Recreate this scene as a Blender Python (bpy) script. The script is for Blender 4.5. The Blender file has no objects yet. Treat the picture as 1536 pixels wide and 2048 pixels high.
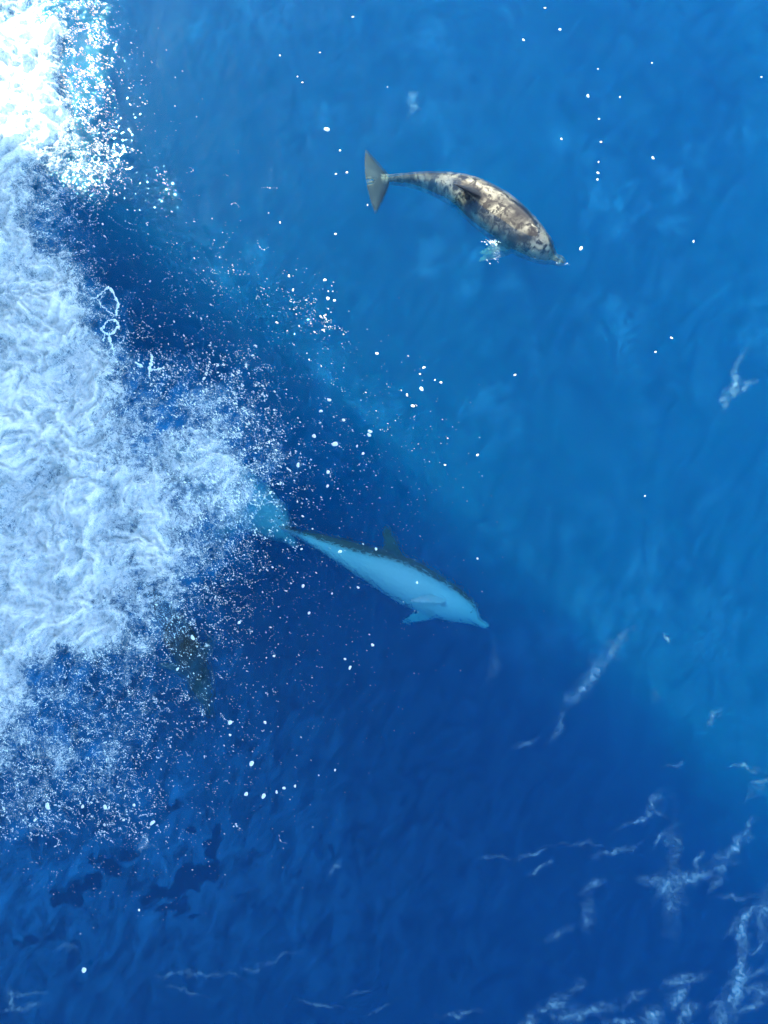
import bpy, math, random
import numpy as np
from mathutils import Vector, Matrix

scene = bpy.context.scene
COL = scene.collection
random.seed(7)
RNG = np.random.default_rng(11)

# ------------------------------------------------------------------ camera
CAM_H = 9.0
TILT = math.radians(12.0)
VFOV = math.radians(67.0)
cam_data = bpy.data.cameras.new('camera')
cam = bpy.data.objects.new('camera', cam_data)
COL.objects.link(cam)
cam.location = (0.0, 0.0, CAM_H)
cam.rotation_euler = (TILT, 0.0, 0.0)
cam_data.sensor_fit = 'VERTICAL'
cam_data.angle = VFOV
cam_data.clip_start = 0.05
cam_data.clip_end = 3000.0
scene.camera = cam

# ------------------------------------------------------------------ light
SUN_DIR = Vector((-0.415, 0.607, 0.674)).normalized()      # towards the sun
SUN_EL = math.asin(SUN_DIR.z)
SUN_AZ = math.atan2(SUN_DIR.x, SUN_DIR.y)
world = bpy.data.worlds.new('World')
scene.world = world
world.use_nodes = True
wn = world.node_tree
bg = wn.nodes['Background']
sky = wn.nodes.new('ShaderNodeTexSky')
sky.sky_type = 'NISHITA'
sky.sun_disc = False
sky.sun_elevation = SUN_EL
sky.sun_rotation = SUN_AZ
sky.air_density = 1.0
sky.dust_density = 0.4
wn.links.new(sky.outputs[0], bg.inputs[0])
bg.inputs[1].default_value = 0.15
sun_data = bpy.data.lights.new('sun', 'SUN')
sun_data.energy = 2.9
sun_data.angle = math.radians(0.53)
sun_data.color = (1.0, 0.90, 0.68)
sun = bpy.data.objects.new('sun', sun_data)
COL.objects.link(sun)
sun.rotation_euler = SUN_DIR.to_track_quat('Z', 'Y').to_euler()
sun.location = SUN_DIR * 40

scene.view_settings.view_transform = 'Standard'
scene.view_settings.look = 'None'
scene.view_settings.gamma = 1.0
scene.view_settings.use_curve_mapping = False
scene.view_settings.exposure = 2.15
cy = scene.cycles
cy.use_denoising = True
cy.max_bounces = 10
cy.volume_bounces = 4
cy.transparent_max_bounces = 16
cy.sample_clamp_indirect = 8.0
cy.caustics_reflective = False
cy.caustics_refractive = True

# ------------------------------------------------------------------ helpers
F_PX = 1024.0 / math.tan(VFOV / 2)
ct, st = math.cos(TILT), math.sin(TILT)


def pw(px, py, z=0.0):
    """world point on the level z that the photograph shows at pixel (px, py)"""
    px = np.asarray(px, float); py = np.asarray(py, float)
    u = px - 768.0; v = 1024.0 - py
    dx = u
    dy = F_PX * st + v * ct
    dz = -F_PX * ct + v * st
    k = (z - CAM_H) / dz
    return dx * k, dy * k


def wp(x, y, z=0.0):
    """pixel of a world point (used to look up how dense foam or spray is there)"""
    X = x; Y = y; Z = z - CAM_H
    depth = Y * st - Z * ct
    up = Y * ct + Z * st
    return 768.0 + F_PX * X / depth, 1024.0 - F_PX * up / depth


def P3(px, py, z):
    x, y = pw(px, py, z)
    return np.array([float(x), float(y), z])


_perm = RNG.permutation(4096)
_gr = RNG.random(4096) * 2 * np.pi
_gx, _gy = np.cos(_gr), np.sin(_gr)


def _h(ix, iy):
    return _perm[(_perm[ix & 4095] + iy) & 4095]


def perlin(x, y):
    x = np.asarray(x, float); y = np.asarray(y, float)
    ix = np.floor(x).astype(int); iy = np.floor(y).astype(int)
    fx = x - ix; fy = y - iy
    u = fx * fx * fx * (fx * (fx * 6 - 15) + 10)
    v = fy * fy * fy * (fy * (fy * 6 - 15) + 10)

    def g(a, b, dx, dy):
        h = _h(a, b)
        return _gx[h] * dx + _gy[h] * dy
    n00 = g(ix, iy, fx, fy); n10 = g(ix + 1, iy, fx - 1, fy)
    n01 = g(ix, iy + 1, fx, fy - 1); n11 = g(ix + 1, iy + 1, fx - 1, fy - 1)
    return 1.5 * ((n00 * (1 - u) + n10 * u) * (1 - v) + (n01 * (1 - u) + n11 * u) * v)


def fbm(x, y, octv=4, gain=0.5):
    s = 0; a = 1.0; t = 0
    for o in range(octv):
        s = s + a * perlin(x * 2 ** o + 17.3 * o, y * 2 ** o - 9.1 * o)
        t += a; a *= gain
    return s / t


def ridged(x, y, octv=4, gain=0.5):
    s = 0; a = 1.0; t = 0
    for o in range(octv):
        n = 1 - np.abs(perlin(x * 2 ** o + 31.7 * o, y * 2 ** o + 5.3 * o)) * 1.6
        s = s + a * np.clip(n, 0, 1) ** 2
        t += a; a *= gain
    return s / t


def smooth(a, b, x):
    t = np.clip((x - a) / (b - a), 0, 1)
    return t * t * (3 - 2 * t)


def mesh_obj(name, verts, faces, mat, parent=None, smooth_shade=True, attrs=None):
    me = bpy.data.meshes.new(name)
    verts = np.asarray(verts, np.float32); faces = np.asarray(faces, np.int32)
    nv, nf, k = len(verts), len(faces), faces.shape[1]
    me.vertices.add(nv); me.vertices.foreach_set('co', verts.ravel())
    me.loops.add(nf * k); me.loops.foreach_set('vertex_index', faces.ravel())
    me.polygons.add(nf)
    me.polygons.foreach_set('loop_start', np.arange(0, nf * k, k, dtype=np.int32))
    me.polygons.foreach_set('use_smooth', np.full(nf, smooth_shade))
    me.update(calc_edges=True)
    for an, av in (attrs or {}).items():
        a = me.attributes.new(an, 'FLOAT', 'POINT')
        a.data.foreach_set('value', np.asarray(av, np.float32).ravel())
    for m in (mat if isinstance(mat, (list, tuple)) else [mat]):
        me.materials.append(m)
    o = bpy.data.objects.new(name, me)
    COL.objects.link(o)
    if parent is not None:
        o.parent = parent
    return o


def tag(o, label=None, cat=None, group=None, kind=None):
    if label: o['label'] = label
    if cat: o['category'] = cat
    if group: o['group'] = group
    if kind: o['kind'] = kind
    return o


def grid_faces(nx, ny):
    i = np.arange(nx - 1)[None, :]; j = np.arange(ny - 1)[:, None]
    a = (j * nx + i).ravel()
    return np.stack([a, a + 1, a + nx + 1, a + nx], 1)


class NT:
    def __init__(s, name):
        s.m = bpy.data.materials.new(name); s.m.use_nodes = True
        s.t = s.m.node_tree; s.t.nodes.clear()
        s.out = s.n('ShaderNodeOutputMaterial')

    def n(s, typ, **kw):
        nd = s.t.nodes.new(typ)
        for k, v in kw.items():
            if k.startswith('_'): setattr(nd, k[1:], v)
        return nd

    def l(s, a, b): s.t.links.new(a, b)

    def val(s, sock, v):
        if hasattr(v, 'is_linked') or hasattr(v, 'links'): s.l(v, sock)
        else: sock.default_value = v

    def math(s, op, a, b=0.0, c=None, clamp=False):
        nd = s.n('ShaderNodeMath', _operation=op, _use_clamp=clamp)
        s.val(nd.inputs[0], a); s.val(nd.inputs[1], b)
        if c is not None: s.val(nd.inputs[2], c)
        return nd.outputs[0]

    def maprange(s, v, a, b, c=0.0, d=1.0, smooth=False):
        nd = s.n('ShaderNodeMapRange')
        if smooth: nd.interpolation_type = 'SMOOTHSTEP'
        s.val(nd.inputs['Value'], v)
        for k, x in zip(('From Min', 'From Max', 'To Min', 'To Max'), (a, b, c, d)): s.val(nd.inputs[k], x)
        return nd.outputs[0]

    def coord(s, scale=(1, 1, 1), rot=0.0):
        tc = s.n('ShaderNodeNewGeometry')
        mp = s.n('ShaderNodeMapping', _vector_type='TEXTURE')
        s.l(tc.outputs['Position'], mp.inputs['Vector'])
        mp.inputs['Rotation'].default_value = (0, 0, rot)
        mp.inputs['Scale'].default_value = scale
        return mp.outputs[0]

    def noise(s, vec, scale, detail=4, rough=0.55, dist=0.0):
        nd = s.n('ShaderNodeTexNoise')
        if vec is not None: s.l(vec, nd.inputs['Vector'])
        nd.inputs['Scale'].default_value = scale
        nd.inputs['Detail'].default_value = detail
        nd.inputs['Roughness'].default_value = rough
        nd.inputs['Distortion'].default_value = dist
        return nd.outputs['Fac']

    def attr(s, name):
        nd = s.n('ShaderNodeAttribute'); nd.attribute_name = name
        return nd.outputs['Fac']

    def bump(s, h, strength, dist, normal=None):
        nd = s.n('ShaderNodeBump')
        nd.inputs['Strength'].default_value = strength
        nd.inputs['Distance'].default_value = dist
        s.l(h, nd.inputs['Height'])
        if normal is not None: s.l(normal, nd.inputs['Normal'])
        return nd.outputs[0]

    def mixc(s, f, a, b):
        nd = s.n('ShaderNodeMix', _data_type='RGBA')
        s.val(nd.inputs[0], f)
        for sock, v in ((nd.inputs[6], a), (nd.inputs[7], b)):
            if isinstance(v, tuple): sock.default_value = v + (1,)
            else: s.l(v, sock)
        return nd.outputs[2]


# ------------------------------------------------------------------ materials
def water_material():
    t = NT('sea_water')
    big = t.coord((1.0, 1.6, 1.0), math.radians(28))
    fine = t.noise(big, 6.0, 3, 0.55, 0.3)
    tiny = t.noise(t.coord((1, 1.4, 1), math.radians(40)), 17.0, 2, 0.5, 0.6)
    h = t.math('ADD', t.math('MULTIPLY', fine, 0.14),
               t.math('MULTIPLY', tiny, t.math('MULTIPLY_ADD', t.attr('ruffle'), 0.55, 0.03)))
    nrm = t.bump(h, 1.0, 0.035)
    fr = t.n('ShaderNodeFresnel'); fr.inputs['IOR'].default_value = 1.34
    t.l(nrm, fr.inputs['Normal'])
    gl = t.n('ShaderNodeBsdfGlossy'); gl.inputs['Roughness'].default_value = 0.03
    gl.inputs['Color'].default_value = (0.34, 0.72, 1, 1)
    t.l(nrm, gl.inputs['Normal'])
    tr = t.n('ShaderNodeBsdfTransparent')
    rf = t.n('ShaderNodeBsdfRefraction'); rf.inputs['IOR'].default_value = 1.33; rf.inputs['Roughness'].default_value = 0.0
    t.l(nrm, rf.inputs['Normal'])
    m0 = t.n('ShaderNodeMixShader'); m0.inputs[0].default_value = 0.6
    t.l(tr.outputs[0], m0.inputs[1]); t.l(rf.outputs[0], m0.inputs[2])
    mx = t.n('ShaderNodeMixShader')
    t.l(fr.outputs[0], mx.inputs[0]); t.l(m0.outputs[0], mx.inputs[1]); t.l(gl.outputs[0], mx.inputs[2])
    fd = t.n('ShaderNodeBsdfDiffuse'); fd.inputs['Color'].default_value = (0.03, 0.38, 0.80, 1)  # blue diffuse: painted sky sheen and glare, plus real bubble haze
    mf = t.n('ShaderNodeMixShader')
    fn = t.noise(t.coord((1.0, 2.0, 1.0), math.radians(-24)), 5.5, 7, 0.72, 0.6)
    t.l(t.math('MULTIPLY', t.attr('bubble_glare'), t.maprange(fn, 0.37, 0.67, 0.15, 2.1)), mf.inputs[0])
    t.l(mx.outputs[0], mf.inputs[1]); t.l(fd.outputs[0], mf.inputs[2])
    t.l(mf.outputs[0], t.out.inputs['Surface'])
    sc = t.n('ShaderNodeVolumeScatter')
    sc.inputs['Color'].default_value = (0.0, 0.50, 1.0, 1)
    sc.inputs['Density'].default_value = 0.18
    sc.inputs['Anisotropy'].default_value = 0.0
    ab = t.n('ShaderNodeVolumeAbsorption')
    # absorption coefficient = (1 - colour) * density
    ab.inputs['Color'].default_value = (0.0, 0.872, 0.95, 1)
    ab.inputs['Density'].default_value = 1.35
    ad = t.n('ShaderNodeAddShader')
    t.l(sc.outputs[0], ad.inputs[0]); t.l(ab.outputs[0], ad.inputs[1])
    t.l(ad.outputs[0], t.out.inputs['Volume'])
    return t.m


def foam_material():
    t = NT('sea_foam')
    dens = t.attr('cover')
    hgt = t.attr('relief')
    base = t.coord((1, 1, 1), 0)
    streak = t.coord((1.0, 0.45, 1.0), math.radians(-35))
    def warp(src, sc, amt):
        nn = t.n('ShaderNodeTexNoise'); nn.inputs['Scale'].default_value = sc; nn.inputs['Detail'].default_value = 3
        t.l(src, nn.inputs['Vector'])
        c = t.n('ShaderNodeVectorMath', _operation='SUBTRACT'); c.inputs[1].default_value = (.5, .5, .5)
        t.l(nn.outputs['Color'], c.inputs[0])
        sv = t.n('ShaderNodeVectorMath', _operation='SCALE'); sv.inputs['Scale'].default_value = amt
        t.l(c.outputs[0], sv.inputs[0])
        ad = t.n('ShaderNodeVectorMath', _operation='ADD')
        t.l(src, ad.inputs[0]); t.l(sv.outputs[0], ad.inputs[1])
        return ad.outputs[0]
    w1 = warp(base, 2.2, 0.32)
    w2 = warp(w1, 8.0, 0.13)
    n1 = t.noise(w1, 3.2, 9, 0.72)
    n2 = t.noise(w2, 11.0, 7, 0.76)
    n3 = t.noise(streak, 60.0, 3, 0.7)

    def line(vec, sc, w, det=2.0):
        v = t.noise(vec, sc, det, 0.55)
        return t.maprange(t.math('ABSOLUTE', t.math('SUBTRACT', v, 0.5)), 0.0, w, 1.0, 0.0, smooth=True)
    th = t.math('MAXIMUM', line(w2, 3.2, .012, 6.0), t.math('MULTIPLY', line(w2, 8.0, .028, 4.0), .9))
    th = t.math('MAXIMUM', th, t.math('MULTIPLY', line(w2, 19.0, .050, 3.0), .75))
    c1 = lambda v, k: t.math('MULTIPLY', t.math('SUBTRACT', v, 0.5), k)
    s = t.math('ADD', c1(n1, 2.6), c1(n2, 2.0))
    s = t.math('ADD', s, t.math('MULTIPLY', hgt, 0.35))
    s = t.math('ADD', s, t.math('MULTIPLY_ADD', dens, 2.15, -1.22))
    s2 = t.math('ADD', s, c1(n3, 1.7))
    milky = t.maprange(s, -0.15, 1.20, 0.0, 0.96)
    gate = t.maprange(s2, -0.35, 0.35, 0.0, 0.95, smooth=True)
    threads = t.math('MULTIPLY', th, gate)
    specks = t.maprange(s2, 0.34, 0.62, 0.0, 0.80, smooth=True)
    inv = t.math('MULTIPLY', t.math('SUBTRACT', 1.0, threads), t.math('SUBTRACT', 1.0, specks))
    inv = t.math('MULTIPLY', inv, t.math('SUBTRACT', 1.0, milky))
    cov = t.math('SUBTRACT', 1.0, inv, clamp=True)
    bh = t.math('ADD', t.math('MULTIPLY', n1, 1.0), t.math('MULTIPLY', n2, 0.5))
    bh = t.math('ADD', bh, t.math('MULTIPLY', th, 0.14))
    nrm = t.bump(bh, 0.6, 0.07)
    s2 = t.math('ADD', t.math('MULTIPLY', s2, 0.55), t.math('MULTIPLY', threads, 0.45))
    df = t.n('ShaderNodeBsdfPrincipled')
    t.l(t.mixc(t.maprange(s2, 0.0, 0.75), (0.22, 0.48, 0.60), (0.88, 0.97, 0.93)), df.inputs['Base Color'])
    df.inputs['Roughness'].default_value = 0.45
    df.inputs['IOR'].default_value = 1.33
    t.l(nrm, df.inputs['Normal'])
    tr = t.n('ShaderNodeBsdfTransparent')
    mx = t.n('ShaderNodeMixShader')
    t.l(cov, mx.inputs[0]); t.l(tr.outputs[0], mx.inputs[1]); t.l(df.outputs[0], mx.inputs[2])
    t.l(mx.outputs[0], t.out.inputs['Surface'])
    return t.m


def streak_material():
    """sky reflections painted as pale streaks: coverage comes from a mesh attribute and fine noise"""
    t = NT('painted_sky_streak')
    dens = t.attr('cover')
    n = t.noise(t.coord((0.28, 1.0, 1.0), math.radians(30)), 34.0, 4, 0.65, 0.7)
    m = t.noise(t.coord((0.5, 1.0, 1.0), math.radians(50)), 14.0, 6, 0.72, 0.7)
    hair = t.maprange(t.math('ABSOLUTE', t.math('SUBTRACT', n, 0.5)), 0.0, 0.07, 1.0, 0.0, smooth=True)
    k = t.math('ADD', t.math('MULTIPLY', hair, 0.55), t.maprange(m, 0.42, 0.60, 0.03, 0.45, smooth=True))
    cov = t.math('MULTIPLY', dens, k, clamp=True)
    df = t.n('ShaderNodeBsdfDiffuse'); df.inputs['Color'].default_value = (0.34, 0.74, 0.84, 1)
    tr = t.n('ShaderNodeBsdfTransparent')
    mx = t.n('ShaderNodeMixShader')
    t.l(cov, mx.inputs[0]); t.l(tr.outputs[0], mx.inputs[1]); t.l(df.outputs[0], mx.inputs[2])
    t.l(mx.outputs[0], t.out.inputs['Surface'])
    return t.m


def simple(name, col, rough=0.4, coat=0.0):
    t = NT(name)
    p = t.n('ShaderNodeBsdfPrincipled')
    p.inputs['Base Color'].default_value = tuple(col) + (1,)
    p.inputs['Roughness'].default_value = rough
    p.inputs['Coat Weight'].default_value = coat
    t.l(p.outputs[0], t.out.inputs['Surface'])
    return t.m


def skin_material(name, dark, mid, pale, dapple=0.0, dapple_col=(0.5, 0.46, 0.36)):
    t = NT(name)
    belly = t.attr('belly')
    finw = t.attr('fin')
    tc = t.n('ShaderNodeAttribute'); tc.attribute_name = 'rest'
    v = tc.outputs['Vector']
    n = t.noise(v, 13.0, 6, 0.66, 0.9)
    nb = t.noise(v, 3.2, 3, 0.5, 0.3)
    b = t.math('ADD', belly, t.math('MULTIPLY', t.math('SUBTRACT', n, 0.5), 0.30 if dapple else 0.12))
    c = t.mixc(t.maprange(b, *((0.30, 0.52) if dapple else (0.33, 0.47)), smooth=True), tuple(dark), tuple(mid))
    c = t.mixc(t.maprange(b, *((0.58, 0.80) if dapple else (0.47, 0.62)), smooth=True), c, tuple(pale))
    if dapple > 0:
        # cream sun dapples painted into the skin colour, then dark blotches
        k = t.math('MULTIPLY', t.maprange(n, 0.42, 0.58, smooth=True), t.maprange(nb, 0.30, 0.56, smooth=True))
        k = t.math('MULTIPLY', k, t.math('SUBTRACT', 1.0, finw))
        c = t.mixc(t.math('MULTIPLY', k, dapple), c, tuple(dapple_col))
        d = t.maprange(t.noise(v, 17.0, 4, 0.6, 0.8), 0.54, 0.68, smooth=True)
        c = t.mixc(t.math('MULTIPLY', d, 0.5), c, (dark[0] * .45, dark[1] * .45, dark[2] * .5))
    c = t.mixc(t.math('MULTIPLY', t.attr('pale_fin'), 0.8), c, (0.80, 0.78, 0.70))  # one flipper painted pale: white underside plus the sunlight on it
    c = t.mixc(t.math('MULTIPLY', t.attr('dorsal'), 0.93), c, (0.012, 0.013, 0.018))
    p = t.n('ShaderNodeBsdfPrincipled')
    t.l(c, p.inputs['Base Color'])
    p.inputs['Roughness'].default_value = 0.5
    p.inputs['Specular IOR Level'].default_value = 0.2
    t.l(t.bump(n, 0.2, 0.01), p.inputs['Normal'])
    t.l(p.outputs[0], t.out.inputs['Surface'])
    return t.m


M_WATER = water_material()
M_FOAM = foam_material()
M_STREAK = streak_material()
M_DROP = simple('spray_drop', (0.70, 0.88, 0.84), 0.5, 0.0)
M_WARM = None
M_SPLASH = simple('splash_water', (0.70, 0.93, 0.94), 0.4, 0.1)
M_SEABED = simple('deep_seabed', (0.002, 0.01, 0.03), 0.9)
M_HULL = simple('hull_paint', (0.50, 0.62, 0.72), 0.4)
M_DECK = simple('deck_paint', (0.20, 0.22, 0.22), 0.7)
M_EYE = simple('eye_black', (0.01, 0.01, 0.012), 0.1)

# ------------------------------------------------------------------ density maps of foam and spray
FMAP = """
85200000000
99200000000
99300000000
99400000000
98520000000
96430000000
95300000000
95310000000
98400000000
99630000000
99841000000
99964312100
99986553210
99987775420
99987785430
99998765310
99998764100
99998753000
99987631000
99976421000
97543210000
85433210000
65433110000
55542100000
45452000000
44243000000
32124000000
11100000000
00000000000
"""
FM = np.array([[int(c) for c in r] for r in FMAP.split()], float) / 9.0


def foam_density(px, py):
    gx = np.clip(px / 64.0 - 0.5, 0, FM.shape[1] - 1.001)
    gy = np.clip(py / 64.0 - 0.5, 0, FM.shape[0] - 1.001)
    ix = gx.astype(int); iy = gy.astype(int)
    fx = gx - ix; fy = gy - iy
    fx = fx * fx * (3 - 2 * fx); fy = fy * fy * (3 - 2 * fy)
    a = FM[iy, ix] * (1 - fx) + FM[iy, ix + 1] * fx
    b = FM[iy + 1, ix] * (1 - fx) + FM[iy + 1, ix + 1] * fx
    return a * (1 - fy) + b * fy


# ------------------------------------------------------------------ sea
rings = []
for k in range(60):
    a = RNG.normal(0, 1); b = RNG.normal(0, 1)
    cx, cy_ = 790 + 150 * a, 1130 + 75 * b + 45 * a
    rings.append((cx, cy_, RNG.uniform(0.02, 0.07)))
for cx, cy_ in ((706, 715), (820, 885), (788, 1010), (540, 1160), (655, 1180), (640, 720), (880, 960), (905, 935), (700, 1090), (745, 1120), (720, 1150)):
    rings.append((cx, cy_, 0.08))
RX, RY = pw([r[0] for r in rings], [r[1] for r in rings])
RR = [r[2] for r in rings]


def wave_height(x, y):
    h = 0.055 * fbm(x * 0.35 + 3, y * 0.28 - 5, 3)
    xr = x * math.cos(0.5) + y * math.sin(0.5); yr = -x * math.sin(0.5) + y * math.cos(0.5)
    h = h + 0.017 * fbm(xr * 1.3, yr * 0.8 + 7, 4, 0.5)
    h = h + 0.004 * (ridged(xr * 2.4 + 40, yr * 1.5, 3) - 0.5)
    return h


def add_rings(x, y, h):
    for cx, cy_, r in zip(RX, RY, RR):
        sel = (np.abs(x - cx) < 0.28) & (np.abs(y - cy_) < 0.28)
        if not sel.any(): continue
        d = np.hypot(x[sel] - cx, y[sel] - cy_)
        h[sel] += 0.006 * np.exp(-((d - r) / 0.035) ** 2) * np.cos((d - r) * 2 * math.pi / 0.045)
    return h


def axis(lo, hi, step, far):
    c = np.arange(lo, hi + step * .5, step)
    out = []; v = step
    p = 0.0
    while p < far:
        v *= 1.18; p += v; out.append(p)
    out = np.array(out)
    return np.concatenate([(lo - out)[::-1], c, hi + out])


xs = axis(-6.2, 6.2, 0.019, 600.0)
ys = axis(-4.6, 10.6, 0.021, 600.0)
X, Y = np.meshgrid(xs, ys)
H = add_rings(X, Y, wave_height(X, Y))
fade = np.clip(1 - (np.maximum(np.abs(X), np.abs(Y - 3)) - 40) / 60, 0, 1)
H = H * fade
nx, ny = len(xs), len(ys)
V = np.stack([X.ravel(), Y.ravel(), H.ravel()], 1)
Fc = grid_faces(nx, ny)
# sides and bottom of the body of water
DEPTH = -45.0
ring_idx = np.concatenate([np.arange(nx), np.arange(1, ny) * nx + nx - 1,
                           ((ny - 1) * nx + np.arange(nx - 2, -1, -1)), np.arange(ny - 2, 0, -1) * nx])
low = V[ring_idx].copy(); low[:, 2] = DEPTH
n0 = len(V); nr = len(ring_idx)
V = np.concatenate([V, low, [[0, 0, DEPTH]]])
i = np.arange(nr); j = (i + 1) % nr
side = np.stack([ring_idx[j], ring_idx[i], n0 + i, n0 + j], 1)
# bottom as quads: fan with a doubled pair
fan = np.stack([n0 + j[::2], n0 + i[::2], np.full(len(i[::2]), n0 + nr), n0 + (j[::2] + 1 - n0 * 0) % nr], 1) if nr % 2 == 0 else None
if fan is not None:
    fan = np.stack([n0 + i[::2], np.full(len(i[::2]), n0 + nr), n0 + (i[::2] + 2) % nr, n0 + (i[::2] + 1) % nr], 1)
    Fc = np.concatenate([Fc, side, fan])
else:
    Fc = np.concatenate([Fc, side])
PX, PY = wp(X, Y)
inside = (np.abs(X) < 9) & (np.abs(Y - 3) < 12)


def gsum(lst, px, py):
    o = np.zeros_like(px)
    for cx, cy_, sx, sy, w in lst:
        o += w * np.exp(-((px - cx) / sx) ** 2 - ((py - cy_) / sy) ** 2)
    return o


ruffle = np.clip(gsum([(400, 850, 260, 300, .5), (130, 150, 80, 200, 1.0), (780, 1160, 280, 130, 1.0),
                       (200, 1400, 330, 320, .5), (620, 640, 60, 50, .6), (320, 380, 60, 60, .5)], PX, PY), 0, 1)
ruffle = np.maximum(ruffle, .22 * smooth(300, 560, PX))
a1 = fbm(X * .8 + 4, Y * .55, 4, .55); a2 = fbm(X * 1.9 - 7, Y * 1.1 + 2, 4, .6)
patch = smooth(.02, .55, a1 + .6 * a2)  # lighter patches: sky on wave slopes, painted as diffuse colour
glare_veil = gsum([(60, 1750, 300, 260, .035), (320, 1680, 330, 280, .065), (0, 1900, 120, 200, .03), (900, 1700, 500, 400, .006),
             (60, 1650, 120, 110, .02)], PX, PY) * (1 + .7 * a1)  # veil of reflected hull and sky, painted into the surface
w3 = fbm(X * 3, Y * 3, 4, .6); w4 = fbm(X * 3 + 40, Y * 3 + 11, 4, .6)
w5 = fbm(X * 11, Y * 11, 3, .6)
hx = PX + 34 * w3 + 9 * w5; hy = PY + 34 * w4 - 9 * w5
glare_gap = np.zeros_like(PX)  # dark reflected shapes, cut as gaps out of the painted glare
for cx, cy_, sx, sy, an in [(427, 1685, 12, 38, 12), (415, 1735, 16, 40, 25), (375, 1765, 42, 30, -35), (318, 1790, 34, 12, -12),
                            (345, 1815, 40, 12, -15), (388, 1829, 14, 5, -15), (225, 1735, 30, 22, -10), (165, 1765, 34, 16, -20), (190, 1715, 18, 10, 0), (262, 1700, 22, 12, 30), (120, 1800, 20, 9, 0),
                            (135, 1795, 30, 16, 20), (62, 1878, 20, 12, 20), (33, 1885, 9, 6, 0), (92, 1880, 12, 9, 0), (383, 1668, 9, 6, 0),
                            (350, 1612, 18, 7, -10), (434, 1607, 6, 10, 0),
                            (590, 1405, 12, 16, 30), (665, 1703, 6, 20, 8), (712, 1655, 8, 12, 30), (826, 1545, 12, 7, -30),
                            (815, 1640, 10, 14, 30), (800, 1605, 5, 14, 20), (740, 1888, 5, 8, 0), (850, 1632, 10, 4, -10), (570, 1290, 6, 30, 0)]:
    r = math.radians(an)
    u = (hx - cx) * math.cos(r) + (hy - cy_) * math.sin(r); v = -(hx - cx) * math.sin(r) + (hy - cy_) * math.cos(r)
    e = np.sqrt((u / (sx * .95)) ** 2 + (v / (sy * .88)) ** 2)
    glare_gap = np.maximum(glare_gap, 1 - smooth(.9, 1.12, e))
bub = foam_density(PX + 40 * a1, PY + 40 * a2)
base_bubble_glare = .018 * patch * smooth(1500, 900, PY + .4 * PX) + .018 * patch + .009 + .30 * smooth(.08, .9, bub) * smooth(1700, 1350, PY) * smooth(300, 560, PY) * smooth(700, 420, PX)  # painted sky patches, then real bubbles around the foam
bubble_glare = np.where(inside, (base_bubble_glare + glare_veil + .004) * (1 - .97 * glare_gap), 0.006)
sea = mesh_obj('sea', V, Fc, M_WATER, attrs={k: np.concatenate([a.ravel(), np.zeros(len(V) - a.size)])
                                             for k, a in (('bubble_glare', bubble_glare), ('ruffle', ruffle))})
tag(sea, kind='structure')
bed = mesh_obj('seabed', [(-650, -650, DEPTH + 1), (650, -650, DEPTH + 1), (650, 650, DEPTH + 1), (-650, 650, DEPTH + 1)],
               [(0, 1, 2, 3)], M_SEABED)
tag(bed, kind='structure')

# ------------------------------------------------------------------ ship, just out of the frame: it casts the shade
def build_ship():
    root = bpy.data.objects.new('ship_bow', None); COL.objects.link(root)
    root.location = (-12, 6, 0)
    tag(root, 'grey ship bow that throws its shade over the foam', 'ship')
    off = np.array([12, -6, 0.0])
    top = [(-30, 33.2), (-9.25, 14.6), (-6.1, 12.35), (-3.0, 9.25), (0.25, 6.1), (0.9, 4.6), (0.3, 3.2), (-3, 2.4), (-9, 0.5), (-30, -6)]
    bot = [(-36, 27), (-15, 13.5), (-12.5, 12.0), (-11, 10.5), (-9, 8.5), (-8.4, 7.4), (-8.6, 6.3), (-10.5, 4.5), (-14, 2.0), (-36, -4)]
    top = np.array(top) + np.array([-.53, -.60]); bot = np.array(bot)
    vs = []; L = 7
    for k in range(L):
        f = k / (L - 1); g = f ** 1.5
        ring = bot * (1 - g) + top * g
        z = -2.0 + 10.0 * f
        vs += [(p[0], p[1], z) for p in ring]
    n = len(top)
    fs = []
    for k in range(L - 1):
        for q in range(n):
            a = k * n + q; b = k * n + (q + 1) % n
            fs.append((a, b, b + n, a + n))
    hull = mesh_obj('hull', np.array(vs) + off, fs, M_HULL, root, False)
    me = bpy.data.meshes.new('deck')
    me.from_pydata([tuple(np.array((p[0], p[1], 7.95)) + off) for p in top * 0.999], [], [tuple(range(n))])
    me.materials.append(M_DECK)
    d = bpy.data.objects.new('deck', me); COL.objects.link(d); d.parent = root
    return root


build_ship()

# ------------------------------------------------------------------ foam sheet
fx = np.arange(-6.4, -0.6, 0.0135)
fy = np.arange(-4.3, 10.2, 0.0145)
FX, FY = np.meshgrid(fx, fy)
px, py = wp(FX, FY)
wxn = fbm(FX * 0.9, FY * 0.9, 4); wyn = fbm(FX * 0.9 + 50, FY * 0.9 + 20, 4)
den = foam_density(px + 70 * wxn, py + 70 * wyn)
rid2 = ridged(FX * 7.0 + 2.6 * wxn, FY * 7.0 + 2.6 * wyn + 3, 4, 0.6)
turb = fbm(FX * 1.2 + 0.5 * wxn, FY * 1.2 + 0.5 * wyn, 3)
bil = np.abs(fbm(FX * 2.3 + 1.2 * wxn + 9, FY * 2.3 + 1.2 * wyn, 5, 0.55))
rid = ridged(FX * 3.0 + 1.6 * wxn, FY * 3.0 + 1.6 * wyn + 3, 5, 0.55)
relief = 1.3 * turb + 0.7 * (rid - 0.42) + 0.12 * (rid2 - 0.42)
amp = 0.02 + 0.20 * smooth(0.35, 1.0, den)
FH = wave_height(FX, FY) + 0.012 + amp * np.clip(0.45 + relief, 0, 2)
keep = den > 0.02
idx = -np.ones(FX.size, int)
Ff = grid_faces(len(fx), len(fy))
kf = keep.ravel()[Ff].all(1)
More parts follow.
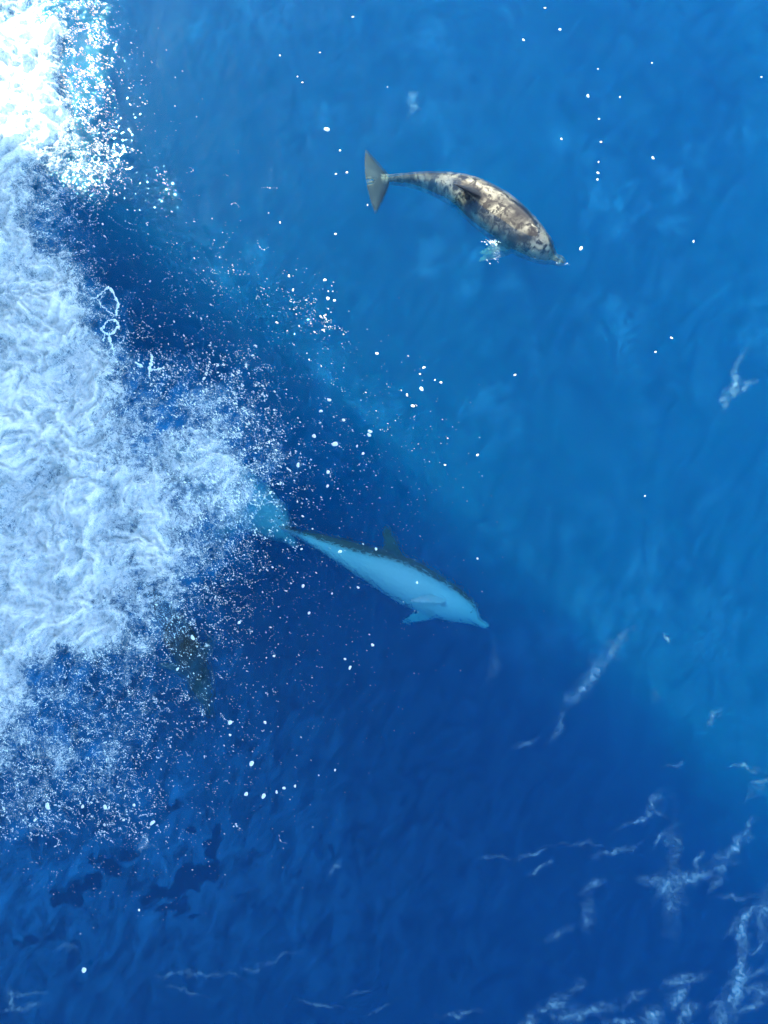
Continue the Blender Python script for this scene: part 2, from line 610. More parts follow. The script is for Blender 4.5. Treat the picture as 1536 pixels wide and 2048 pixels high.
Ff = Ff[kf]
used = np.unique(Ff)
idx[used] = np.arange(len(used))
Vf = np.stack([FX.ravel(), FY.ravel(), FH.ravel()], 1)[used]
foam = mesh_obj('foam', Vf, idx[Ff], M_FOAM, attrs={
    'cover': den.ravel()[used], 'relief': np.clip(relief, -1, 1).ravel()[used]})
tag(foam, 'churned white foam of the bow wave along the left side', 'foam', kind='stuff')

# ------------------------------------------------------------------ dolphins
ST = np.array([  # s from the beak, half width, half height up, half height down, centre height
    [0.000, .0050, .0050, .0050, -.022],
    [0.010, .0120, .0090, .0090, -.022],
    [0.040, .0165, .0130, .0125, -.021],
    [0.062, .0230, .0180, .0180, -.020],
    [0.078, .0350, .0380, .0270, -.014],
    [0.100, .0470, .0530, .0380, -.008],
    [0.150, .0650, .0680, .0560, -.003],
    [0.220, .0800, .0800, .0740, 0],
    [0.320, .0900, .0900, .0880, 0],
    [0.420, .0910, .0930, .0900, 0],
    [0.520, .0800, .0860, .0800, 0],
    [0.620, .0610, .0720, .0640, 0],
    [0.720, .0410, .0560, .0480, 0],
    [0.800, .0260, .0420, .0360, 0],
    [0.880, .0160, .0280, .0260, 0],
    [0.950, .0130, .0130, .0130, 0],
    [0.990, .0080, .0060, .0060, 0]])


def interp(s, col):
    # smooth (Catmull-Rom like) interpolation of the station table
    xsn = ST[:, 0]; ysn = ST[:, col]
    m = np.gradient(ysn, xsn)
    i = np.clip(np.searchsorted(xsn, s) - 1, 0, len(xsn) - 2)
    h = xsn[i + 1] - xsn[i]; t = (s - xsn[i]) / h
    return ((2 * t**3 - 3 * t**2 + 1) * ysn[i] + (t**3 - 2 * t**2 + t) * h * m[i]
            + (-2 * t**3 + 3 * t**2) * ysn[i + 1] + (t**3 - t**2) * h * m[i + 1])


def fin_mesh(secs, npt=10):
    """loft of lens shaped sections: each (leading edge, trailing edge, thickness vector)"""
    vs = []; fs = []
    for le, te, th in secs:
        le, te, th = map(np.array, (le, te, th))
        for side in (1, -1):
            for k in range(npt):
                u = k / npt if side == 1 else 1 - k / npt
                prof = 2.6 * math.sqrt(max(u, 0)) * (1 - u) ** 0.9
                vs.append(le + (te - le) * u + side * th * prof * 0.5)
    n = 2 * npt
    for r in range(len(secs) - 1):
        for q in range(n):
            a = r * n + q; b = r * n + (q + 1) % n
            fs.append((a, b, b + n, a + n))
    fs.append(tuple(range(n))[::-1]); fs.append(tuple(range((len(secs) - 1) * n, len(secs) * n)))
    return [tuple(v) for v in vs], fs


def canonical_dolphin():
    vs = []; fs = []
    S = np.concatenate([np.linspace(0, .12, 22), np.linspace(.13, .99, 60)])
    n = 28
    for s in S:
        w, hu, hd, cz = (interp(s, c) for c in (1, 2, 3, 4))
        for q in range(n):
            a = 2 * math.pi * q / n
            c, sn = math.cos(a), math.sin(a)
            vs.append((s, w * c, cz + (hu if sn > 0 else hd) * sn))
    for r in range(len(S) - 1):
        for q in range(n):
            a = r * n + q; b = r * n + (q + 1) % n
            fs.append((a, a + n, b + n, b))
    fs.append(tuple(range(n))); fs.append(tuple(range((len(S) - 1) * n, len(S) * n))[::-1])

    def add(v2, f2):
        o = len(vs)
        vs.extend(v2); fs.extend([tuple(k + o for k in f) for f in f2])
    # dorsal fin, swept back
    sec = []
    for k in range(9):
        f = k / 8
        le = (.445 + .130 * f ** 1.15, 0, .065 + .118 * f)
        te = (.585 + .040 * f - .055 * math.sin(f * math.pi) * .5 + .0, 0, .055 + .118 * f ** 1.1)
        if k == 8: te = (le[0] + .022, 0, le[2] - .004)
        sec.append((le, te, (0, .020 * (1 - f) + .007, 0)))
    add(*fin_mesh(sec))
    # flippers
    for sd in (1, -1):
        sec = []
        for k in range(9):
            f = k / 8
            bx = .215 + .115 * f ** 1.3; by = .050 + .125 * f; bz = -.045 - .035 * f
            ch = .066 * (1 - f ** 2.2) + .014
            sec.append(((bx, sd * by, bz), (bx + ch, sd * (by - .004), bz - .004), (0, 0, .018 * (1 - f) + .006)))
        add(*fin_mesh(sec))
        sec = []
        for k in range(10):
            f = k / 9
            le = (.915 + .085 * f ** 1.2, sd * (.0 + .138 * f), 0)
            ch = .104 * (1 - f ** 1.8) + .012 
            te = (le[0] + ch - .012 * math.sin(f * math.pi), sd * (.0 + .138 * f + .006), 0)
            sec.append((le, te, (0, 0, .020 * (1 - f) + .006)))
        add(*fin_mesh(sec))
    me = bpy.data.meshes.new('dolphin_rest')
    me.from_pydata([tuple(v) for v in vs], [], fs)
    o = bpy.data.objects.new('dolphin_rest', me); COL.objects.link(o)
    md = o.modifiers.new('r', 'REMESH'); md.mode = 'VOXEL'; md.voxel_size = 0.0042; md.use_smooth_shade = True
    ms = o.modifiers.new('s', 'SMOOTH'); ms.factor = 0.5; ms.iterations = 3
    dg = bpy.context.evaluated_depsgraph_get()
    em = o.evaluated_get(dg).to_mesh()
    nv = len(em.vertices)
    co = np.empty(nv * 3, np.float32); em.vertices.foreach_get('co', co)
    faces = np.array([p.vertices[:] for p in em.polygons if len(p.vertices) == 4], int)
    o.evaluated_get(dg).to_mesh_clear()
    bpy.data.objects.remove(o, do_unlink=True)
    return co.reshape(-1, 3).astype(float), faces


REST, RFACES = canonical_dolphin()
s_, y_, z_ = REST[:, 0], REST[:, 1], REST[:, 2]
hu = interp(np.clip(s_, 0, .985), 2); hd = interp(np.clip(s_, 0, .985), 3); cz = interp(np.clip(s_, 0, .985), 4)
wd = interp(np.clip(s_, 0, .985), 1)
rel = np.where(z_ > cz, (z_ - cz) / hu, (z_ - cz) / hd)
BELLY = np.clip(0.5 - rel * 0.55, 0, 1)                   # 1 under, 0 on the back
out = (np.abs(y_) > wd * 1.06 + .004) | (rel > 1.12) | (rel < -1.15)
FIN = out.astype(float)
DORS = smooth(.90, 1.0, rel) * smooth(.43, .46, s_) * smooth(.66, .61, s_) * (np.abs(y_) < .032)
flip = (np.abs(y_) > wd * 1.04 + .003) & (s_ > .15) & (s_ < .5) & (z_ < 0)


def spine_eval(pts, t):
    """Catmull-Rom through pts at t in [0,1] by arc length"""
    pts = np.array(pts)
    e = np.concatenate([[2 * pts[0] - pts[1]], pts, [2 * pts[-1] - pts[-2]]])
    dense = []
    for k in range(1, len(e) - 2):
        p0, p1, p2, p3 = e[k - 1:k + 3]
        for u in np.linspace(0, 1, 24, endpoint=False):
            dense.append(0.5 * ((2 * p1) + (-p0 + p2) * u + (2 * p0 - 5 * p1 + 4 * p2 - p3) * u**2 + (-p0 + 3 * p1 - 3 * p2 + p3) * u**3))
    dense.append(pts[-1]); dense = np.array(dense)
    d = np.concatenate([[0], np.cumsum(np.linalg.norm(np.diff(dense, axis=0), axis=1))])
    L = d[-1]
    q = np.clip(t, 0, 1) * L
    pos = np.stack([np.interp(q, d, dense[:, c]) for c in range(3)], -1)
    q2 = np.clip(q + 0.02 * L, 0, L); q1 = np.clip(q - 0.02 * L, 0, L)
    tan = np.stack([np.interp(q2, d, dense[:, c]) - np.interp(q1, d, dense[:, c]) for c in range(3)], -1)
    tan /= np.linalg.norm(tan, axis=-1, keepdims=True)
    extra = (t - np.clip(t, 0, 1))[..., None] * L
    return pos + tan * extra, tan, L


def dolphin(spine, up0, up1, mat, label, thick=1.0, mouth=True, fold=0, pale=0, lean=0.0):
    """spine: beak to fluke notch, world points; up0/up1: dorsal direction at the head and at the tail"""
    def place(rest):
        s, y, z = rest[:, 0], rest[:, 1], rest[:, 2]
        pos, tan, L = spine_eval(spine, s / 1.0)
        k = smooth(0.35, 0.95, s)[:, None]
        up = np.array(up0)[None] * (1 - k) + np.array(up1)[None] * k
        up = up - (up * tan).sum(1, keepdims=True) * tan
        up /= np.linalg.norm(up, axis=1, keepdims=True)
        lat = np.cross(tan, up)
        return pos + lat * (y * L * thick)[:, None] + up * (z * L * thick)[:, None]
    rest = REST.copy()
    if fold:                                              # one flipper laid back along the flank
        m = flip & (rest[:, 1] * fold > 0)
        k = (np.abs(rest[:, 1]) - wd)[m]
        rest[m, 1] = fold * (wd[m] * (.9 if pale else 1) + k * (.05 if pale else .35))
        rest[m, 2] -= k * (.10 if pale else .75); rest[m, 0] += k * .5
    if lean:                                              # dorsal fin leaning over
        top = np.maximum(z_ - (cz + hu * .95), 0) * (s_ > .40) * (s_ < .70)
        rest[:, 1] -= lean * top; rest[:, 2] -= .25 * abs(lean) * top
    W = place(rest)
    root_at = W.mean(0)
    root = bpy.data.objects.new('dolphin', None); COL.objects.link(root)
    root.location = root_at
    tag(root, label, 'dolphin', 'dolphins riding the bow wave')
    body = mesh_obj('body', W - root_at, RFACES, mat, root,
                    attrs={'belly': BELLY, 'fin': FIN, 'dorsal': DORS * (1.0 if mouth else 0.0),
                           'pale_fin': (flip & (REST[:, 1] < 0)) * float(pale)})
    ra = body.data.attributes.new('rest', 'FLOAT_VECTOR', 'POINT')
    ra.data.foreach_set('vector', (REST * 2.4 + np.array([len(label) * .37, 0, 0])).astype(np.float32).ravel())
    # eyes
    _, _, L = spine_eval(spine, np.array([0.5]))
    for sd in (1, -1):
        c = place(np.array([[.108, sd * .0455, -.020]]))[0]
        r = .0052 * L
        ev = []; ef = []
        for a in range(7):
            th = math.pi * a / 6
            for b in range(10):
                ph = 2 * math.pi * b / 10
                ev.append(c - root_at + r * np.array([math.sin(th) * math.cos(ph), math.sin(th) * math.sin(ph), math.cos(th)]))
        for a in range(6):
            for b in range(10):
                ef.append((a * 10 + b, a * 10 + (b + 1) % 10, (a + 1) * 10 + (b + 1) % 10, (a + 1) * 10 + b))
        mesh_obj('eye', ev, ef, M_EYE, root)
    return root


M_SKIN1 = skin_material('sun_dappled_skin', (0.042, 0.038, 0.036), (0.072, 0.064, 0.056), (0.19, 0.17, 0.14), 0.85, (0.54, 0.50, 0.36))
M_SKIN2 = skin_material('pale_skin', (0.20, 0.15, 0.11), (0.62, 0.84, 0.84), (0.74, 0.95, 0.95))
M_SKIN3 = skin_material('white_skin', (0.40, 0.52, 0.56), (0.60, 0.72, 0.74), (0.72, 0.90, 0.92))
M_SKIN4 = skin_material('dark_skin', (0.15, 0.075, 0.03), (0.13, 0.08, 0.05), (0.25, 0.22, 0.18))

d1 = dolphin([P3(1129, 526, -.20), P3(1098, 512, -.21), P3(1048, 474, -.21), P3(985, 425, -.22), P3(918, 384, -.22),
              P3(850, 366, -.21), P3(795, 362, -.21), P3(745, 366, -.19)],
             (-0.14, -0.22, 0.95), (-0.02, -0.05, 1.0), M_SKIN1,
             'mottled brown-grey dolphin just under the surface with black dorsal fin and flukes in full view', thick=1.09, fold=1, pale=1, lean=.45)  # mottled: cream sun dapples painted into the skin colour, plus dark blotches
d2 = dolphin([P3(976, 1246, -.88), P3(938, 1226, -.82), P3(872, 1195, -.74), P3(790, 1152, -.68), P3(712, 1118, -.64),
              P3(645, 1088, -.60), P3(604, 1072, -.60), P3(576, 1062, -.60)],
             (0.36, 0.84, -0.42), (0.25, 0.8, 0.1), M_SKIN2,
             'pale-bellied dolphin rolled on its side in deeper shaded water, dorsal fin pointing away', thick=1.10, mouth=False, fold=-1)
d3 = dolphin([P3(604, 1088, -.95), P3(566, 1058, -.95), P3(507, 1017, -.95), P3(440, 972, -.95), P3(370, 935, -.95),
              P3(300, 915, -1.2), P3(240, 905, -.95), P3(190, 905, -.95)],
             (0.5, 0.6, -0.7), (0.4, 0.6, 0.2), M_SKIN3,
             'pale blue dolphin mostly hidden under the foam behind the other', thick=1.25, mouth=False)
d4 = dolphin([P3(428, 1436, -.85), P3(418, 1405, -.85), P3(400, 1350, -.85), P3(372, 1290, -.55), P3(340, 1235, -.55),
              P3(300, 1185, -.55), P3(260, 1150, -.55), P3(220, 1125, -.5)],
             (0.2, 0.1, 1), (0, 0, 1), M_SKIN4,
             'dark brown dolphin back showing dimly beneath the spray below the foam', thick=.85, mouth=False)

# ------------------------------------------------------------------ spray
OCT_V = np.array([[1, 0, 0], [-1, 0, 0], [0, 1, 0], [0, -1, 0], [0, 0, 1], [0, 0, -1]], float)
OCT_F = np.array([[0, 2, 4], [2, 1, 4], [1, 3, 4], [3, 0, 4], [2, 0, 5], [1, 2, 5], [3, 1, 5], [0, 3, 5]])
ICO = None


def scatter_blobs(name, clusters, mat):
    P = []; R = []; E = []
    for (cx, cy_, sx, sy, rot, n, r0, r1, zmax) in clusters:
        a = RNG.normal(0, 1, n) * sx; b = RNG.normal(0, 1, n) * sy
        c, s = math.cos(math.radians(rot)), math.sin(math.radians(rot))
        qx = cx + a * c - b * s; qy = cy_ + a * s + b * c
        # clump the drops
        keep = 1.6 * fbm(qx / 30.0, qy / 22.0, 3) + RNG.random(n) * 0.7 > 0.42
        qx, qy = qx[keep], qy[keep]; n = len(qx)
        z = 0.02 + RNG.random(n) ** 2 * zmax
        x, y = pw(qx, qy, z)
        P.append(np.stack([x, y, z], 1))
        R.append(r0 + (r1 - r0) * RNG.random(n) ** 5)
        E.append(1 + RNG.random(n) * 1.4)
    P = np.concatenate(P); R = np.concatenate(R); E = np.concatenate(E)
    n = len(P)
    ang = math.radians(-38) + RNG.normal(0, .25, n)
    d = np.stack([np.cos(ang), np.sin(ang), RNG.normal(0, .3, n)], 1); d /= np.linalg.norm(d, axis=1, keepdims=True)
    jit = 1 + RNG.normal(0, .18, (n, 6, 1))
    v = OCT_V[None] * jit
    along = (v * d[:, None, :]).sum(2, keepdims=True)
    v = v + along * d[:, None, :] * (E[:, None, None] - 1)
    V = P[:, None, :] + v * R[:, None, None]
    F = OCT_F[None] + (np.arange(n) * 6)[:, None, None]
    return mesh_obj(name, V.reshape(-1, 3), F.reshape(-1, 3), mat)


CL = [  # px centre, spread along / across, rotation, count, radius range, height
    (440, 830, 90, 55, 40, 2800, .0022, .012, .5),
    (490, 960, 80, 60, 60, 2800, .0022, .013, .5),
    (300, 760, 120, 60, 35, 2500, .0022, .010, .4),
    (560, 880, 110, 90, 30, 1700, .0018, .008, .4),
    (420, 1080, 110, 80, 80, 3800, .0020, .009, .4),
    (380, 1230, 120, 80, 70, 2600, .0018, .0065, .4),
    (250, 1400, 150, 90, 30, 2700, .0018, .0065, .3),
    (140, 1540, 130, 80, 20, 2000, .0018, .0065, .3),
    (330, 600, 150, 60, 30, 1300, .0018, .006, .4),
    (480, 600, 120, 60, 30, 900, .0020, .007, .3),
    (620, 620, 45, 30, 60, 260, .0030, .012, .15),
    (655, 645, 25, 8, 30, 120, .0030, .012, .1),
    (150, 1700, 130, 60, 10, 900, .0016, .005, .2),
    (520, 1130, 130, 90, 20, 1700, .0016, .005, .3),
    (700, 900, 110, 90, 30, 700, .0018, .007, .3),
    (820, 830, 80, 60, 30, 120, .0025, .007, .2),
    (700, 1100, 160, 110, 30, 420, .0016, .005, .3),
    (600, 1350, 120, 110, 30, 420, .0018, .006, .3),
    (350, 1550, 150, 80, 20, 700, .0018, .006, .3),
    (120, 40, 55, 50, 0, 2600, .0035, .011, .15),
    (180, 180, 26, 110, 0, 3800, .0035, .013, .15),  # dense drops in this strip stand in for sun glitter on ripples
    (202, 310, 12, 42, 0, 900, .0035, .011, .12),
    (235, 330, 7, 25, 0, 90, .0040, .010, .08),
    (250, 120, 30, 40, 0, 130, .0030, .011, .1),
    (280, 190, 10, 18, 0, 50, .0040, .011, .1),
    (328, 370, 8, 22, 0, 60, .0040, .010, .08),
    (255, 300, 20, 4, 18, 60, .0040, .010, .08),
    (300, 260, 90, 90, 0, 260, .0018, .006, .1),
    (430, 565, 8, 22, 0, 40, .0040, .009, .08),
    (180, 820, 130, 200, 10, 3200, .0022, .009, .45),
    (150, 1150, 150, 180, 10, 2800, .0022, .009, .4),
    (60, 500, 70, 130, 0, 1500, .0022, .009, .3),
    (480, 760, 60, 30, 60, 1100, .0022, .012, .5),
    (350, 980, 60, 60, 0, 1500, .0030, .013, .5),
    (985, 484, 6, 2.5, 10, 140, .0030, .012, .02),
    (987, 504, 7, 9, 0, 120, .0030, .009, .02),
    (1068, 506, 6, 6, 0, 25, .0030, .008, .02),
    (1122, 524, 7, 2, 12, 60, .0030, .009, .02),
    (1000, 405, 20, 4, 40, 40, .0025, .006, .02),
]
spray = scatter_blobs('spray', CL, M_DROP)
tag(spray, 'fine white spray flung from the bow wave over the dark water', 'spray', kind='stuff')


# single drops and flecks
def blob_mesh(name, seed):
    r = np.random.default_rng(seed)
    vs = []; fs = []; A, B = 6, 9
    for a in range(A + 1):
        th = math.pi * a / A
        for b in range(B):
            ph = 2 * math.pi * b / B
            d = np.array([math.sin(th) * math.cos(ph), math.sin(th) * math.sin(ph), math.cos(th)])
            k = 1 + (.18 * math.sin(2 * ph + seed) + .10 * math.sin(3 * ph + 2 * seed)) * math.sin(th) + r.normal(0, .09) * (0 < a < A)
            vs.append(d * k * np.array([1, 1, .6]))
    for a in range(A):
        for b in range(B):
            fs.append((a * B + b, a * B + (b + 1) % B, (a + 1) * B + (b + 1) % B, (a + 1) * B + b))
    o = mesh_obj(name, vs, fs, M_DROP)
    me = o.data
    bpy.data.objects.remove(o)
    return me


BLOBS = [blob_mesh('drop', k + 1) for k in range(5)]


def single(name, px_, py_, r, label, cat, group, z=None, st_=1.2):
    o = bpy.data.objects.new(name, random.choice(BLOBS)); COL.objects.link(o)
    x, y = pw(px_, py_, 0.0)
    zz = float(wave_height(np.array([float(x)]), np.array([float(y)]))[0]) + r * .3 if z is None else z
    x, y = pw(px_, py_, zz)
    o.location = (float(x), float(y), zz)
    r *= random.uniform(.45, .85)
    o.scale = (r * st_ * random.uniform(.9, 1.3), r, r)
    o.rotation_euler = (0, 0, random.uniform(0, 3.1))
    tag(o, label, cat, group)
    return o


FLECKS = [(654, 259, 6), (680, 301, 4), (640, 105, 3.5), (560, 111, 3), (706, 34, 3), (694, 345, 3.5), (672, 348, 3.5),
          (605, 165, 2.5), (1120, 59, 4), (1176, 192, 4.5), (1196, 138, 2.5), (1202, 284, 4), (1197, 324, 3.5), (1196, 346, 3.5),
          (1195, 359, 3.5), (1198, 238, 3), (1240, 194, 2.5), (1162, 497, 5), (1047, 80, 3), (1123, 278, 3), (1304, 126, 3),
          (1306, 316, 3.5), (1523, 154, 3.5), (1387, 483, 3), (1343, 676, 3.5), (1311, 704, 2.5), (1030, 750, 3),
          (1290, 992, 2.5), (671, 468, 3), (735, 410, 2.5), (560, 445, 2.5), (1090, 16, 3), (595, 153, 2.5), (775, 174, 2.5)]
def fleck_label(a, b):
    if 1190 < a < 1205 and b > 230: return 'small white fleck in the upright row on the upper right water'
    if 1100 < a < 1310: return 'lone white fleck above or beside the upright row at upper right'
    if a > 1310: return 'lone white fleck on open blue water near the right edge'
    if a < 740 and 250 < b < 480: return 'white fleck on the water just left of the sun-dappled dolphin tail'
    return 'white fleck on open blue water above the sun-dappled dolphin'


def drop_label(a, b):
    if (a, b) == (503, 1527): return 'largest round white drop, alone above the dark water below the spray'
    if a < 350 and b > 1550: return 'round white drop over the lowest left spray beneath the foam'
    if b > 1550: return 'round white drop in the loose cluster below the largest drop'
    if b > 1220: return 'round white drop over dark water below the rolled pale dolphin'
    if b > 1040: return 'round white drop over or beside the rolled pale dolphin'
    if b < 620: return 'round white drop in the patch of spray and stand-in sun glitter left of the sun-dappled dolphin'
    if a > 740: return 'round white drop at the outer right end of the spray'
    return 'round white drop in the spray between the foam plume and the open water'


for (a, b, r) in FLECKS:
    single('foam_fleck', a, b, r / 168.0, fleck_label(a, b),
           'foam fleck', 'lone flecks on open water')
DROPS = [(503, 1527, 6.5), (568, 1576, 4), (527, 1592, 4.5), (492, 1588, 4), (553, 1584, 3), (278, 1820, 4), (168, 1940, 5),
         (590, 1572, 3), (408, 757, 4.5), (385, 1275, 5), (460, 1445, 6), (530, 1445, 4.5), (670, 888, 6), (658, 800, 6),
         (740, 863, 5.5), (738, 870, 4), (642, 822, 4.5), (687, 840, 4.5), (714, 892, 4.5), (628, 872, 4.5), (726, 907, 4.5),
         (596, 930, 5), (538, 884, 6), (754, 707, 5), (843, 778, 4.5), (840, 748, 4), (848, 735, 3.5), (656, 597, 5),
         (669, 601, 4), (586, 580, 4), (578, 552, 4), (655, 972, 4), (656, 944, 4), (650, 560, 4), (541, 985, 4), (745, 1290, 3.5),
         (670, 1540, 3.5), (548, 1312, 3.5), (700, 1335, 3.5), (690, 1318, 3.5), (478, 1245, 4), (355, 1338, 5), (460, 1470, 4),
         (95, 1612, 6), (165, 1613, 5), (70, 1640, 4), (210, 1614, 4), (218, 1615, 4), (268, 1610, 4), (305, 1645, 4.5), (247, 1640, 3),
         (890, 930, 3), (955, 910, 3), (870, 760, 3), (882, 765, 3), (814, 790, 3), (826, 812, 3.5), (834, 1165, 4), (752, 1098, 4),
         (955, 1117, 4), (680, 1103, 4), (603, 1098, 4), (618, 1226, 4), (606, 1172, 4), (664, 1187, 3), (716, 1175, 3)]
for (a, b, r) in DROPS:
    single('water_drop', a, b, r / 175.0, drop_label(a, b),
           'water drop', 'larger drops among the spray', z=random.uniform(.05, .4), st_=1.1)


# ------------------------------------------------------------------ splash ribbons
def ribbon(name, pts, r, label, cat, closed=False, seed=0, parent=None):
    rr = np.random.default_rng(seed)
    W = np.array([P3(a, b, c) for a, b, c in pts])
    if closed: W = np.concatenate([W, W[:1]])
    t = np.linspace(0, 1, 14 * len(pts))
    pos, tan, L = spine_eval(W, t)
    pos = pos + rr.normal(0, .0035, pos.shape)
    n = 8
    rad = r * (0.35 + 4.0 * np.abs(fbm(t * L * 14 + seed, t * 0 + seed + .37, 3, .7)))
    pos = pos + .035 * np.stack([fbm(t * L * 7 + 3.1 * q + seed, t * 0 + q + .5, 3) for q in range(3)], 1)
    if not closed: rad = rad * (0.25 + 0.75 * np.sin(np.pi * np.clip(t * .9 + .08, 0, 1)) ** .5)
    up = np.array([0, 0, 1.0]); lat = np.cross(tan, up); lat /= np.linalg.norm(lat, axis=1, keepdims=True) + 1e-9
    nn = np.cross(lat, tan)
    a = np.linspace(0, 2 * math.pi, n, endpoint=False)
    V = pos[:, None] + rad[:, None, None] * (np.cos(a)[None, :, None] * lat[:, None] + np.sin(a)[None, :, None] * nn[:, None])
    m = len(t)
    f = []
    for i in range(m - 1):
        for j in range(n):
            f.append((i * n + j, i * n + (j + 1) % n, (i + 1) * n + (j + 1) % n, (i + 1) * n + j))
    return V.reshape(-1, 3), f


def splash(name, strands, label, group=None):
    Vs = []; Fs = []; o = 0
    for k, (pts, r, closed) in enumerate(strands):
        v, f = ribbon(name, pts, r, '', '', closed, seed=k * 7 + len(label))
        Vs.append(v); Fs += [tuple(q + o for q in ff) for ff in f]; o += len(v)
    ob = mesh_obj(name, np.concatenate(Vs), Fs, M_SPLASH)
    tag(ob, label, 'splash', group)
    return ob


splash('water_splash', [([(205, 585, .35), (218, 578, .38), (230, 592, .38), (236, 612, .36), (233, 630, .34)], .013, False),
                        ([(233, 630, .34), (222, 628, .32), (210, 618, .31), (200, 604, .33), (204, 590, .35)], .006, False),
                        ([(204, 586, .35), (195, 592, .3), (182, 600, .22)], .006, False)],
       'thin looping ribbon of water thrown above the upper foam edge')
splash('water_splash', [([(205, 655, .3), (212, 645, .34), (226, 640, .36), (236, 648, .36), (232, 662, .33), (218, 668, .3), (206, 664, .3)], .011, True),
                        ([(218, 668, .3), (226, 690, .28), (228, 712, .2)], .013, False),
                        ([(206, 664, .3), (208, 685, .25)], .009, False)],
       'small closed loop of water with a tail standing just below the larger loop')
splash('water_splash', [([(303, 708, .4), (302, 728, .3), (298, 750, .15)], .011, False),
                        ([(300, 740, .2), (318, 738, .28), (330, 736, .3)], .010, False),
                        ([(270, 725, .2), (285, 735, .15)], .012, False)],
       'forked jet of water rising from the right rim of the foam')

# ------------------------------------------------------------------ sky reflections on wavelets, painted as pale lines, mostly lower right
SM = [  # px centre, length along, width, angle (degrees, image, anticlockwise from right), strength
    (1190, 1345, 75, 14, 52, .8), (1170, 1370, 45, 10, 45, .7), (1115, 1455, 45, 9, 65, .35), (1055, 1493, 22, 6, 20, .5),
    (1308, 1615, 34, 10, 55, .7), (1285, 1642, 40, 6, 15, .7), (1345, 1700, 12, 75, 0, .30), (1352, 1755, 70, 13, 0, .75),
    (1345, 1790, 18, 60, 0, .45), (1330, 1765, 40, 10, 50, .5), (1465, 1690, 60, 10, 42, .8), (1495, 1662, 25, 8, 70, .6),
    (1320, 1680, 25, 5, 48, .6), (1230, 1700, 50, 5, 14, .6), (1085, 1740, 26, 5, 35, .6), (1065, 1705, 28, 4, 12, .5),
    (1150, 1690, 60, 3, 2, .4), (1000, 1715, 35, 3, -3, .4), (1185, 1770, 28, 7, 40, .5), (1395, 1725, 25, 6, 50, .5),
    (1440, 1735, 25, 8, 40, .5), (1425, 1770, 20, 6, 60, .4), (1120, 1860, 35, 9, 30, .4), (1180, 1825, 14, 30, 0, .3),
    (1500, 1830, 55, 10, 45, .7), (1490, 1870, 14, 45, -10, .8), (1480, 1960, 15, 70, -8, .9), (1530, 1830, 12, 50, 0, .6),
    (1475, 1990, 60, 9, 20, .6), (1500, 1950, 50, 8, 20, .5), (1520, 1890, 30, 6, 40, .5), (1365, 1960, 45, 8, 25, .6),
    (1355, 1995, 30, 10, 50, .7), (1270, 2000, 30, 10, 48, .4), (1110, 2000, 35, 7, 22, .6), (1165, 2020, 60, 12, 4, .8),
    (1100, 2010, 30, 5, 12, .5), (1060, 2045, 25, 10, 45, .6), (1145, 1975, 20, 8, 15, .4), (1295, 2040, 30, 14, 45, .7),
    (1370, 2030, 40, 16, 45, .6), (1450, 2030, 14, 50, -5, .7), (920, 2022, 40, 5, 12, .5), (1240, 2045, 40, 5, -15, .5),
    (1470, 1790, 40, 6, 5, .4), (1510, 2010, 30, 8, 40, .6), (1525, 1985, 20, 14, 60, .5), (1300, 1400, 20, 8, 70, .15),
    (30, 2000, 9, 22, 10, .55), (45, 2015, 40, 6, 8, .6), (60, 1985, 30, 3, 5, .4),
    (340, 1945, 40, 3, 20, .4), (400, 1945, 40, 3, -15, .4), (450, 1948, 40, 2.5, -2, .45), (565, 1920, 35, 3, 22, .4), (505, 1933, 18, 4, -5, .5),
    (370, 1975, 50, 3, -18, .35), (130, 1898, 22, 4, 10, .35), (670, 1735, 14, 5, 30, .45), (720, 1990, 30, 3, 15, .3),
    (640, 2005, 40, 3, -8, .3), (770, 2015, 30, 3, 30, .3), (1470, 760, 10, 45, -15, .35), (1450, 800, 12, 22, 0, .3), (1490, 770, 20, 8, 40, .25),
    (985, 1320, 10, 40, 0, .14), (825, 205, 10, 22, -25, .3), (1332, 1280, 5, 9, 30, .6), (1428, 1430, 22, 6, 50, .25),
    (1480, 1535, 45, 3, -5, .25), (1530, 1555, 35, 4, 30, .3), (1350, 1530, 25, 4, 10, .25), (1500, 1590, 30, 6, 50, .3),
]
fx = np.arange(-5.2, 5.2, 0.013)
fy = np.arange(-4.1, 8.6, 0.0135)
GX, GY = np.meshgrid(fx, fy)
px, py = wp(GX, GY)
w1 = fbm(GX * 2.2 + 5, GY * 2.2, 4, .6); w2 = fbm(GX * 2.2 - 15, GY * 2.2 + 9, 4, .6)
f1 = fbm(GX * 9, GY * 9, 3, .6); f2 = fbm(GX * 9 + 33, GY * 9, 3, .6)
qx = px + 26 * w1 + 8 * f1; qy = py + 26 * w2 + 8 * f2
dn = np.zeros_like(px)
for (cx, cy_, ln, wdt, ang, stg) in SM:
    sel = (np.abs(px - cx) < 160) & (np.abs(py - cy_) < 160)
    a = math.radians(-ang)
    dx = qx[sel] - cx; dy = qy[sel] - cy_
    u = dx * math.cos(a) + dy * math.sin(a); v = -dx * math.sin(a) + dy * math.cos(a)
    g = np.exp(-(u / (ln * .75)) ** 2 - (np.abs(v) / (wdt * .75)) ** 1.5)
    dn[sel] = np.maximum(dn[sel], stg * g)
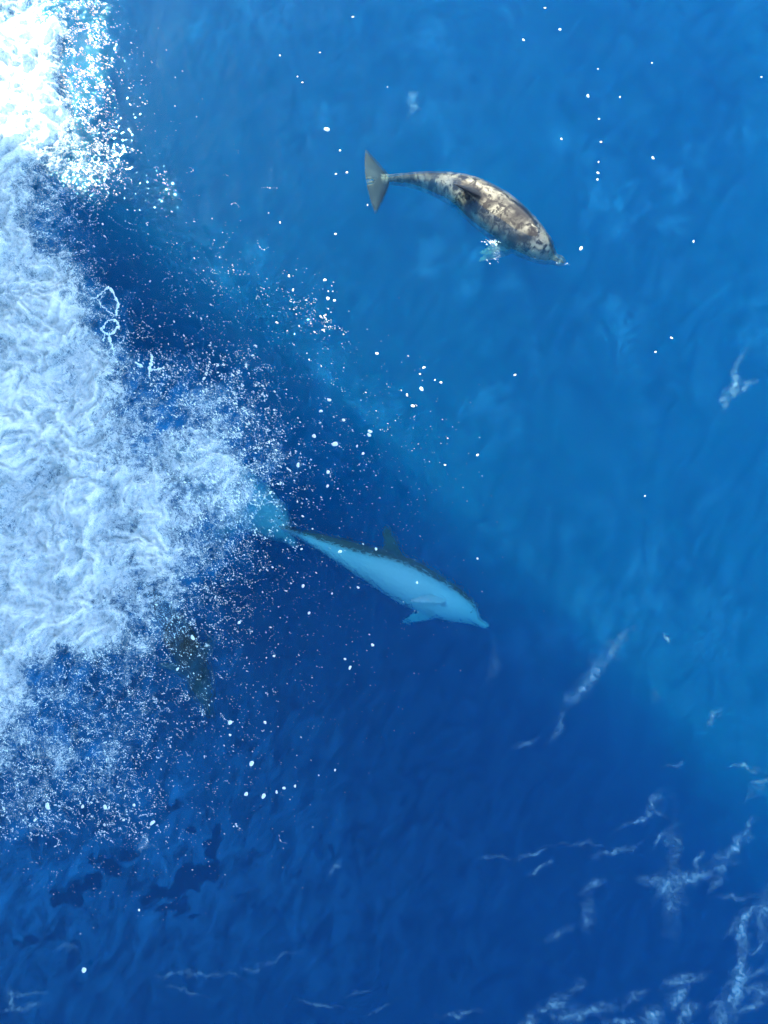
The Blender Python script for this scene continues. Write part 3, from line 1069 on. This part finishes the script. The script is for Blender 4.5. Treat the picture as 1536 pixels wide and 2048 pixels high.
rg = ridged(GX * 4.0 + w1, GY * 6.5 + w2, 4, .6)
dn = dn * (0.40 + 0.7 * smooth(0.30, 0.75, rg))
keep = dn > 0.012
Fg = grid_faces(len(fx), len(fy))
Fg = Fg[keep.ravel()[Fg].any(1)]
used = np.unique(Fg); idx = -np.ones(GX.size, int); idx[used] = np.arange(len(used))
Hg = add_rings(GX, GY, wave_height(GX, GY)) + 0.006
dn = np.where(keep, dn, 0)
fl = mesh_obj('painted_sky_lines', np.stack([GX.ravel(), GY.ravel(), Hg.ravel()], 1)[used], idx[Fg], M_STREAK,
              attrs={'cover': dn.ravel()[used]})
tag(fl, 'thin pale sky reflections painted as lines over the dark blue water', 'foam', kind='stuff')

# ------------------------------------------------------------------ countless broken strings of drops torn off the foam
CP = []; CR = []
for k in range(2600):
    for _ in range(12):
        a = RNG.uniform(-10, 560); b = RNG.uniform(300, 1680)
        d = float(foam_density(np.array([a]), np.array([b]))[0])
        if RNG.random() < math.exp(-((d - .45) / .22) ** 2): break
    m = int(RNG.integers(4, 12)); t = np.linspace(0, 1, m)
    ln = RNG.gamma(2.0, 7.0); an = RNG.normal(.55, .6)
    cu = RNG.normal(0, 5)
    x, y = pw(a + ln * np.cos(an) * t - cu * np.sin(an) * np.sin(t * 3), b + ln * np.sin(an) * t + cu * np.cos(an) * np.sin(t * 3), 0.1)
    z = .02 + RNG.random() * .2
    CP.append(np.stack([x, y, np.full(m, z)], 1) + RNG.normal(0, .004, (m, 3)))
    CR.append(RNG.uniform(.002, .0055) * (.5 + RNG.random(m) ** 2 * 1.2))
CP = np.concatenate(CP); CR = np.concatenate(CR)
v = CP[:, None] + OCT_V[None] * CR[:, None, None] * (1 + RNG.normal(0, .3, (len(CP), 6, 1)))
f = OCT_F[None] + (np.arange(len(CP)) * 6)[:, None, None]
thr = mesh_obj('spray_strings', v.reshape(-1, 3), f.reshape(-1, 3), M_SPLASH)
tag(thr, 'broken strings of white drops torn off the ragged foam edge', 'spray', kind='stuff')
